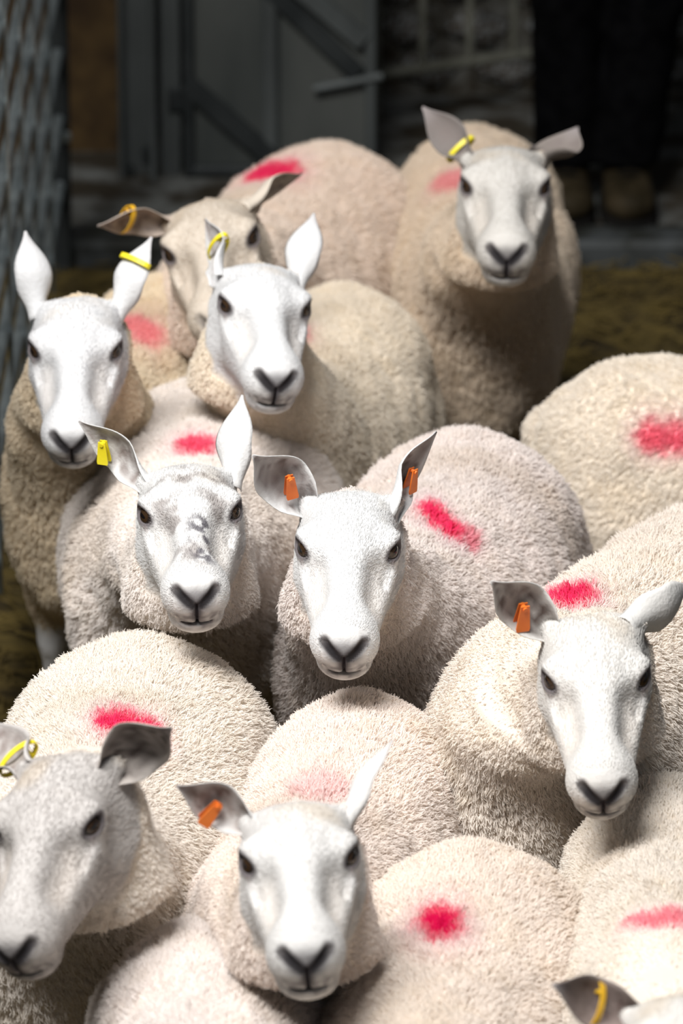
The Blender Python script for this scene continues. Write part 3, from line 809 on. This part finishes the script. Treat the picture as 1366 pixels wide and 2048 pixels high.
make_sheep('S13', 'ewe in the bottom right corner with a dark ear and looped yellow tag', -5, (1330, 1830),
    head=dict(lm=dict(eL=(1262, 2105), eR=(1465, 2090), nose=(1372, 2320), crown=(1350, 1990), bL=(1255, 2025), bR=(1450, 2010)), init=dict(yaw0=0)),
    ears=dict(L=dict(tip=(1112, 1960), away=-1, cup=(0, .3, -1), inner=(.14, .10, .09), tipdark=.9, ecol=(.30, .25, .23), tag=dict(kind='strap', mat=M_TAG_YO, u=.35)), R=dict(loc=(.17, -.13, .05))),
    marks=[((1280, 1832), (1350, 1824), .025, .6)], wool=(.86, .80, .69), face=(.76, .74, .71), seed=13)
make_sheep('S14', 'pale ewe cut off by the bottom edge, left of the staring head', 0, (400, 2150),
    head_free=((0, .42, .66), 0, 50, 0), ears=NOEARS,
    wool=(.88, .82, .74), seed=14)
#SHEEP_END
#BACK_BEGIN
def on_y(px, py, Y):
    d = ray(px, py); return CAM + d * (Y / d[1])
def xat(px, Y, z=.3):                        # world x of a pixel column on the plane Y, near height z
    return (px - W / 2) / F * (Y * cp + (CAM_Z - z) * sp)
M_FLOOR = simple('trampled_muck', (.020, .013, .003), (.085, .060, .014), 11, .9, bump=.6, dist=.02)
M_STRAW = simple('straw', (.060, .040, .008), (.125, .088, .020), 3, .8, bump=0)
M_CONC = simple('dirty_concrete', (.022, .017, .010), (.12, .125, .12), 9, .85, bump=.4, dist=.01, ramp=(.42, .64))
M_KERB = simple('damp_concrete', (.014, .015, .012), (.045, .050, .052), 14, .7, bump=.4, dist=.006, ramp=(.40, .64))
M_STONE = simple('flaking_whitewash', (.040, .024, .010), (.21, .22, .22), 13, .9, bump=.5, dist=.008, ramp=(.42, .60), stretch=(1, 1, .6))
M_MORTAR = simple('dirty_mortar', (.03, .022, .012), (.12, .12, .11), 20, .95, bump=.4, dist=.006)
M_RUST = simple('rust_brown_board', (.022, .011, .003), (.055, .032, .010), 14, .9, bump=.3, dist=.006)
M_STEEL = simple('dull_galvanised_steel', (.045, .05, .05), (.09, .10, .10), 7, .55, .35, bump=.15, dist=.004, stretch=(1, 1, .3))
M_SHEET = simple('grey_steel_sheet', (.040, .046, .045), (.095, .100, .094), 3.5, .5, .3, bump=.1, dist=.004, stretch=(1, 1, .35))
M_RAIL = simple('weathered_railing_steel', (.07, .07, .055), (.15, .15, .125), 9, .6, .2, bump=.15, dist=.003)
M_DARKST = simple('dark_steel', (.014, .017, .018), (.030, .034, .035), 8, .6, .3, bump=.1, dist=.003)
M_GALV = simple('galvanised_tube', (.16, .19, .20), (.30, .34, .35), 12, .45, .6, bump=.1, dist=.002)
M_CLOTH = simple('black_cotton', (.0012, .0012, .0015), (.0035, .0035, .004), 30, .95, spec=.03, bump=.3, dist=.004)
M_GREEN = simple('dark_green_jacket', (.008, .014, .010), (.015, .024, .017), 20, .9, bump=.3, dist=.005)
M_LEATH = simple('muddy_brown_leather', (.012, .009, .004), (.035, .026, .014), 18, .7, bump=.3, dist=.004, spec=.1)
M_SOLE = simple('black_rubber', (.004, .004, .004), (.010, .009, .008), 20, .8, spec=.05, bump=.2, dist=.002)
M_SKIN = simple('skin', (.36, .20, .14), (.46, .28, .20), 20, .6, bump=.1, dist=.002)
M_HAIR = simple('brown_hair', (.03, .018, .01), (.06, .04, .02), 60, .7, bump=.4, dist=.003, stretch=(1, 1, .2))

# floor: a grid with a real unevenness of trodden litter
gx = np.linspace(-2.6, 3.2, 117); gy = np.linspace(4.5, 12.12, 153)
GX, GY = np.meshgrid(gx, gy, indexing='ij'); P = np.stack([GX.ravel(), GY.ravel(), np.zeros(GX.size)], 1)
P[:, 2] = vnoise(P, 4, 91) * .008 + vnoise(P, 13, 92) * .006 - .012
ii, jj = np.meshgrid(np.arange(len(gx) - 1), np.arange(len(gy) - 1), indexing='ij'); k = (ii * len(gy) + jj).ravel()
fl = mesh_obj('floor', P, np.stack([k, k + len(gy), k + len(gy) + 1, k + 1], 1), M_FLOOR, None, True); tag(fl, kind='structure')
# loose straw on it
ns = 15000
c = np.stack([rng.uniform(-.95, 1.25, ns), rng.uniform(8.2, 12.1, ns), rng.uniform(-.004, .012, ns)], 1)
dens = vnoise(c, 3.2, 95); c = c[dens > rng.uniform(-.9, .35, ns)]; ns = len(c)
th = rng.uniform(0, math.pi, ns); L = rng.uniform(.02, .075, ns); tl = rng.normal(0, .16, ns)
dv = np.stack([np.cos(th), np.sin(th), tl], 1) * L[:, None] / 2; sd = np.stack([-np.sin(th), np.cos(th), np.zeros(ns)], 1) * .0019; up = np.array([0, 0, .002])
V = np.stack([c - dv - sd, c - dv + sd, c + dv + sd, c + dv - sd, c - dv + up, c + dv + up], 1).reshape(-1, 3)
o6 = np.arange(ns)[:, None] * 6
Q = np.concatenate([o6 + np.array([[0, 4, 5, 3]]), o6 + np.array([[4, 1, 2, 5]])])
st = mesh_obj('straw', V, Q, M_STRAW); tag(st, 'dry yellow brown straw trodden over the pen floor', 'straw', kind='stuff')

# raised walkway behind the pen, and the rubble wall
wk = box('walkway', -2.6, 3.2, 12.12, 13.15, -.1, .035, M_CONC, None, .012); tag(wk, kind='structure')
kb = box('trim_1', -2.6, 3.2, 12.10, 12.22, -.1, .045, M_KERB, None, .012); tag(kb, kind='structure')
WY = 13.16
wall = box('wall_back', -2.6, 3.2, WY, WY + .3, -.1, 2.6, M_MORTAR, None, 0); tag(wall, kind='structure')
shapes = []
for q in range(7):                            # irregular rounded stone faces
    n = 9; ang = np.sort(rng.uniform(0, 2 * math.pi, n) * .25 + np.arange(n) * 2 * math.pi / n * .93); rr = rng.uniform(.86, 1.08, n)
    V = []; 
    for (sc, y) in ((1.0, .02), (.98, -.004), (.86, -.011)):
        for a_, r_ in zip(ang, rr):
            ca_, sa_ = math.cos(a_), math.sin(a_); m_ = (abs(ca_) ** 3 + abs(sa_) ** 3) ** (-1 / 3)
            V.append((ca_ * m_ * r_ * sc * .5, y + rng.uniform(-.003, .003), sa_ * m_ * r_ * sc * .5))
    V.append((0, -.013, 0)); Fq = []
    for l in (0, 1):
        for i in range(n): Fq.append((l * n + i, l * n + (i + 1) % n, (l + 1) * n + (i + 1) % n, (l + 1) * n + i))
    for i in range(n): Fq.append((2 * n + i, 2 * n + (i + 1) % n, 3 * n))
    me = bpy.data.meshes.new('stone'); me.from_pydata(V, [], Fq); me.update(); me.materials.append(M_STONE)
    me.polygons.foreach_set('use_smooth', np.ones(len(me.polygons), bool)); shapes.append(me)
z = .04; cnt = 0
while z < 1.0:
    hgt = random.uniform(.075, .105); x = -.30 + random.uniform(-.08, 0)
    while x < 1.55 and cnt < 290:
        wd = random.uniform(.09, .20)
        o = bpy.data.objects.new('stone', shapes[random.randrange(7)]); o.parent = wall; COL.objects.link(o)
        o.location = (x + wd / 2, WY, z + hgt / 2 + random.uniform(-.004, .004)); o.scale = (wd * .95, random.uniform(.8, 1.4), hgt * .93)
        x += wd + .006; cnt += 1
    z += hgt + .004
wl = box('wall_left', -2.7, -2.6, 4.5, 13.3, -.1, 2.6, M_MORTAR, None, 0); tag(wl, kind='structure')

# brown boarding, grey stanchion, narrow post
bd = empty('board_partition', (-.80, 12.75, .03), 0, 'rust-brown boarding between the left fence post and the grey stanchion', 'partition')
xl, xr = -1.9, xat(240, 12.75) + .05
nb = 8; wdt = (xr - xl) / nb
for i in range(nb):
    box('board', xl + i * wdt + .80 + .001, xl + (i + 1) * wdt + .80 - .001, -.010 + random.uniform(-.002, .002), .012, 0, 1.3, M_RUST, bd, .003)
SY = 12.58
x0, x1 = xat(236, SY), xat(312, SY); xc = (x0 + x1) / 2; hw = (x1 - x0) / 2
sn = empty('stanchion', (xc, SY, 0), 0, 'broad grey steel stanchion left of the dark sheeted gate', 'post')
box('web', -hw, hw, .0, .012, .03, 1.5, M_STEEL, sn, .002)
box('flange', -hw, -hw + .010, -.03, .004, .03, 1.5, M_STEEL, sn, .002)
box('flange', hw - .014, hw, -.05, .004, .03, 1.5, M_STEEL, sn, .002)
box('base_plate', -hw - .02, hw + .02, -.07, .05, .02, .034, M_DARKST, sn, .003)
tube('bolt', [(-.018, -.03, .05), (-.018, .0, .05)], .009, M_DARKST, sn, 6); tube('bolt', [(.018, -.03, .09), (.018, .0, .09)], .009, M_DARKST, sn, 6)
x0, x1 = xat(320, SY), xat(361, SY); xc = (x0 + x1) / 2; hw = (x1 - x0) / 2
gp = empty('gate_post', (xc, SY - .01, 0), 0, 'narrow grey post carrying the dark sheeted gate', 'post')
box('shaft', -hw, hw, 0, .04, .03, 1.45, M_STEEL, gp, .004)
box('end_cap', -hw - .003, hw + .003, -.003, .043, 1.45, 1.46, M_DARKST, gp, .002)
for hz in (.18, .95): box('hinge', -hw * .2, hw + .012, -.012, 0, hz, hz + .05, M_DARKST, gp, .003)

# sheeted gate
GY_ = 12.55; gl, gr = xat(366, GY_), xat(752, GY_); gw = gr - gl
gt = empty('sheeted_gate', (gl, GY_, 0), 0, 'dark grey sheet-metal gate behind the pink-marked back', 'gate')
box('sheet', .01, gw - .01, .014, .018, .05, 1.2, M_SHEET, gt, .001)
def px_g(px, py): p = on_y(px, py, GY_); return (p[0] - gl, -.002, p[2])
def flat_bar(name, a, b, w, m, par, t=.008, y=0.0):
    a = np.array(a, float); b = np.array(b, float); a[1] = b[1] = y; d = b - a; d /= np.linalg.norm(d); n_ = np.array([-d[2], 0, d[0]]) * w / 2; V = []
    for yy in (-t, t):
        for p in (a - n_, a + n_, b + n_, b - n_): V.append((p[0], p[1] + yy, p[2]))
    mesh_obj(name, V, [(0, 1, 2, 3), (7, 6, 5, 4), (0, 4, 5, 1), (1, 5, 6, 2), (2, 6, 7, 3), (3, 7, 4, 0)], m, par)
box('stile', 0, .022, -.005, .03, .04, 1.22, M_DARKST, gt, .004)
box('stile', gw - .022, gw, -.005, .03, .04, 1.22, M_STEEL, gt, .004)
tube('rail', [(0, .01, 1.21), (gw, .01, 1.21)], .014, M_STEEL, gt); tube('rail', [(0, .01, .05), (gw, .01, .05)], .014, M_DARKST, gt)
a = px_g(540, 150); box('rib', a[0] - .018, a[0] + .018, -.004, .016, .06, 1.2, M_STEEL, gt, .010)
flat_bar('brace', px_g(372, 165), px_g(560, 330), .040, M_DARKST, gt, .007, .0)
flat_bar('brace', px_g(500, -60), px_g(716, 146), .036, M_DARKST, gt, .007, .0)
flat_bar('brace', px_g(560, -60), px_g(728, 82), .040, M_STEEL, gt, .007, -.004)
tube('latch_bar', [px_g(628, 178), px_g(765, 152)], .009, M_STEEL, gt)

# railing hurdle on the right
A = on_y(748, 150, 12.86); B = on_y(1062, 118, 13.02); dxy = (B - A) / (B[0] - A[0])
hd = empty('railing_hurdle', (A[0], A[1], .035), 0, 'dark metal railing with upright bars beside the standing person', 'railing')
Lh = 1.1; z0_ = A[2] - .035
def hp(x, z): return (x, dxy[1] * x, z)
tube('rail', [hp(0, z0_), hp(Lh, z0_)], .0125, M_RAIL, hd); tube('rail', [hp(0, 1.0), hp(Lh, 1.0)], .0125, M_RAIL, hd)
for px in (846, 941, 1031, 1126, 1221, 1316, 1411): 
    x = on_y(px, 60, 12.9)[0] - A[0]; tube('bar', [hp(x, z0_), hp(x, 1.0)], .0095, M_RAIL, hd)
for x in (0.0, Lh): tube('post', [hp(x, 0), hp(x, 1.02)], .015, M_RAIL, hd)

# galvanised fence along the left side of the pen
fa = np.array([-.612, 8.9]); fb = np.array([-.570, 12.07])
fe = empty('galvanised_fence', (fb[0], fb[1], 0), 0, 'galvanised tube fence running along the left side of the pen', 'fence')
def fp(s, z): q = fa + (fb - fa) * s - fb; return (q[0], q[1], z)
for i, z in enumerate((1.16, 1.02, .88, .74, .60, .46, .32, .18)): tube('rail', [fp(0, z), fp(.995, z)], .0115, M_GALV, fe, 10)
for s_ in (.10, .22, .34, .46, .58, .70, .84): tube('rod', [(fp(s_, 0)[0] + .012, fp(s_, 0)[1], .12), (fp(s_, 0)[0] + .012, fp(s_, 0)[1], 1.18)], .004, M_GALV, fe, 8)
box('post', -.020, .020, -.005, .035, -.01, 1.5, M_DARKST, fe, .005)
box('post', fp(0, 0)[0] - .02, fp(0, 0)[0] + .02, fp(0, 0)[1] - .02, fp(0, 0)[1] + .02, -.01, 1.25, M_DARKST, fe, .005)
for z in (.94, .61, .28): box('clamp', -.023, .023, -.010, .0, z - .012, z + .012, M_GALV, fe, .004)

# person standing on the walkway (only the legs are in the picture)
def sdf_obj(name, fn, lo, hi, step, m, parent, smooth=True):
    ax_ = [np.arange(lo[i], hi[i] + step, step) for i in range(3)]
    X, Y, Z = np.meshgrid(*ax_, indexing='ij', sparse=True); D = fn((X, Y, Z)) + 0 * (X + Y + Z)
    V, Q = surface_nets(*ax_, D); return mesh_obj(name, V, Q, m, parent, smooth)
pp = on_y(1191, 440, 12.30)
pe = empty('person', (xat(1191, 12.36, .04), 12.36, .035), 0, 'person in black trousers and brown boots standing behind the pen', 'person')
ftL, ftR = (-.064, 0), (.064, 0)
JL = dict(hip=(-.085, .03, .88), knee=(-.066, .0, .47), ank=(-.062, .03, .09)); JR = dict(hip=(.09, .03, .88), knee=(.100, .0, .47), ank=(.066, .03, .09))
def f_body(P):
    d = ellip(P, (0, .03, .95), (.15, .11, .13))
    for J in (JL, JR):
        d = smin(d, rcone(P, J['hip'], J['knee'], .085, .055), .03); d = smin(d, rcone(P, J['knee'], J['ank'], .052, .038), .02)
        d = smin(d, rcone(P, (J['ank'][0], .03, .05), (J['ank'][0], -.12, .03), .035, .03), .02)
    d = smin(d, rcone(P, (0, .04, 1.0), (0, .04, 1.33), .13, .15), .05)
    d = smin(d, rcone(P, (0, .04, 1.40), (0, .02, 1.54), .07, .052), .04)
    for s in (-1, 1):
        d = smin(d, rcone(P, (s * .17, .04, 1.38), (s * .24, .06, 1.10), .055, .042), .04)
        d = smin(d, rcone(P, (s * .24, .06, 1.10), (s * .25, -.02, .86), .038, .027), .02)
        d = smin(d, ellip(P, (s * .25, -.035, .80), (.020, .038, .050)), .02)
        for q in range(4):
            y0 = -.065 + q * .021; ln_ = (.062, .074, .078, .060)[3 - q] if q else .055
            d = smin(d, rcone(P, (s * .25, y0 + .002, .775), (s * (.247 - .006), y0 - .004, .775 - ln_), .0095, .0075), .006)
        d = smin(d, rcone(P, (s * .245, -.062, .815), (s * .228, -.088, .765), .012, .009), .008)
    d = smin(d, ellip(P, (0, .0, 1.655), (.076, .094, .112)), .03)
    d = smin(d, ellip(P, (0, -.045, 1.60), (.052, .05, .055)), .03)
    d = smin(d, rcone(P, (0, -.09, 1.66), (0, -.108, 1.625), .010, .015), .012)
    for s in (-1, 1):
        d = smax(d, -sphere(P, (s * .032, -.098, 1.665), .013), .015)
        d = smin(d, ellip(P, (s * .078, .012, 1.645), (.010, .020, .032)), .008)
    return d
sdf_obj('body', f_body, (-.33, -.17, 0), (.33, .20, 1.80), .009, M_SKIN, pe)
def f_trous(P):
    d = ellip(P, (0, .03, .95), (.175, .135, .15))
    for J, r in ((JL, .073), (JR, .078)):
        d = smin(d, rcone(P, J['hip'], J['knee'], .108, r), .04)
        a_ = J['ank']; d = smin(d, rcone(P, J['knee'], (a_[0], .03, .085), r, .066), .03)
    f = .003 * np.sin(P[2] * 42 + P[0] * 25) * np.cos(P[0] * 40 + P[1] * 30)
    d = np.maximum(d + f, .092 - P[2]); return np.maximum(d, P[2] - 1.02)
sdf_obj('trousers', f_trous, (-.25, -.18, .06), (.25, .22, 1.06), .010, M_CLOTH, pe)
def f_jack(P):
    d = rcone(P, (0, .04, .92), (0, .04, 1.34), .175, .165)
    for s in (-1, 1):
        d = smin(d, rcone(P, (s * .17, .04, 1.38), (s * .245, .06, 1.10), .075, .062), .05); d = smin(d, rcone(P, (s * .245, .06, 1.10), (s * .252, -.01, .88), .058, .048), .03)
    d = smin(d, rcone(P, (0, .04, 1.40), (0, .03, 1.47), .09, .075), .05)
    d = np.maximum(d, .80 + .05 * np.minimum(np.abs(P[0]) * 12, 1) - P[2]); return np.maximum(d, P[2] - 1.49)
sdf_obj('jacket', f_jack, (-.34, -.18, .78), (.34, .26, 1.52), .012, M_GREEN, pe)
sdf_obj('hair', lambda P: np.maximum(ellip(P, (0, .014, 1.685), (.086, .100, .100)), -(P[1] + .035 + (1.70 - P[2]) * .8)), (-.1, -.12, 1.56), (.1, .13, 1.80), .008, M_HAIR, pe)
for J in (JL, JR):
    x = J['ank'][0]
    def f_boot(P, x=x):
        d = rcone(P, (x, .035, .16), (x, .035, .06), .050, .050)
        d = smin(d, ellip(P, (x, -.055, .048), (.054, .100, .040)), .03)
        d = smin(d, ellip(P, (x, -.115, .044), (.052, .048, .034)), .02); return np.maximum(d, .018 - P[2])
    bt = sdf_obj('boot', f_boot, (x - .08, -.19, 0), (x + .08, .11, .22), .007, M_LEATH, pe)
    def f_sole(P, x=x):
        q = np.sqrt(((P[0] - x) / .060) ** 2 + ((P[1] + .04) / .135) ** 4) - 1
        return np.maximum(q * .05, np.abs(P[2] - .011) - .011)
    sdf_obj('sole', f_sole, (x - .08, -.20, -.008), (x + .08, .12, .03), .006, M_SOLE, bt, False)
    for q in range(4): tube('lace', [(x - .022, -.045 - q * .014, .093 - q * .006), (x, -.050 - q * .014, .100 - q * .006), (x + .022, -.045 - q * .014, .093 - q * .006)], .0025, M_SOLE, bt, 6)
#BACK_END
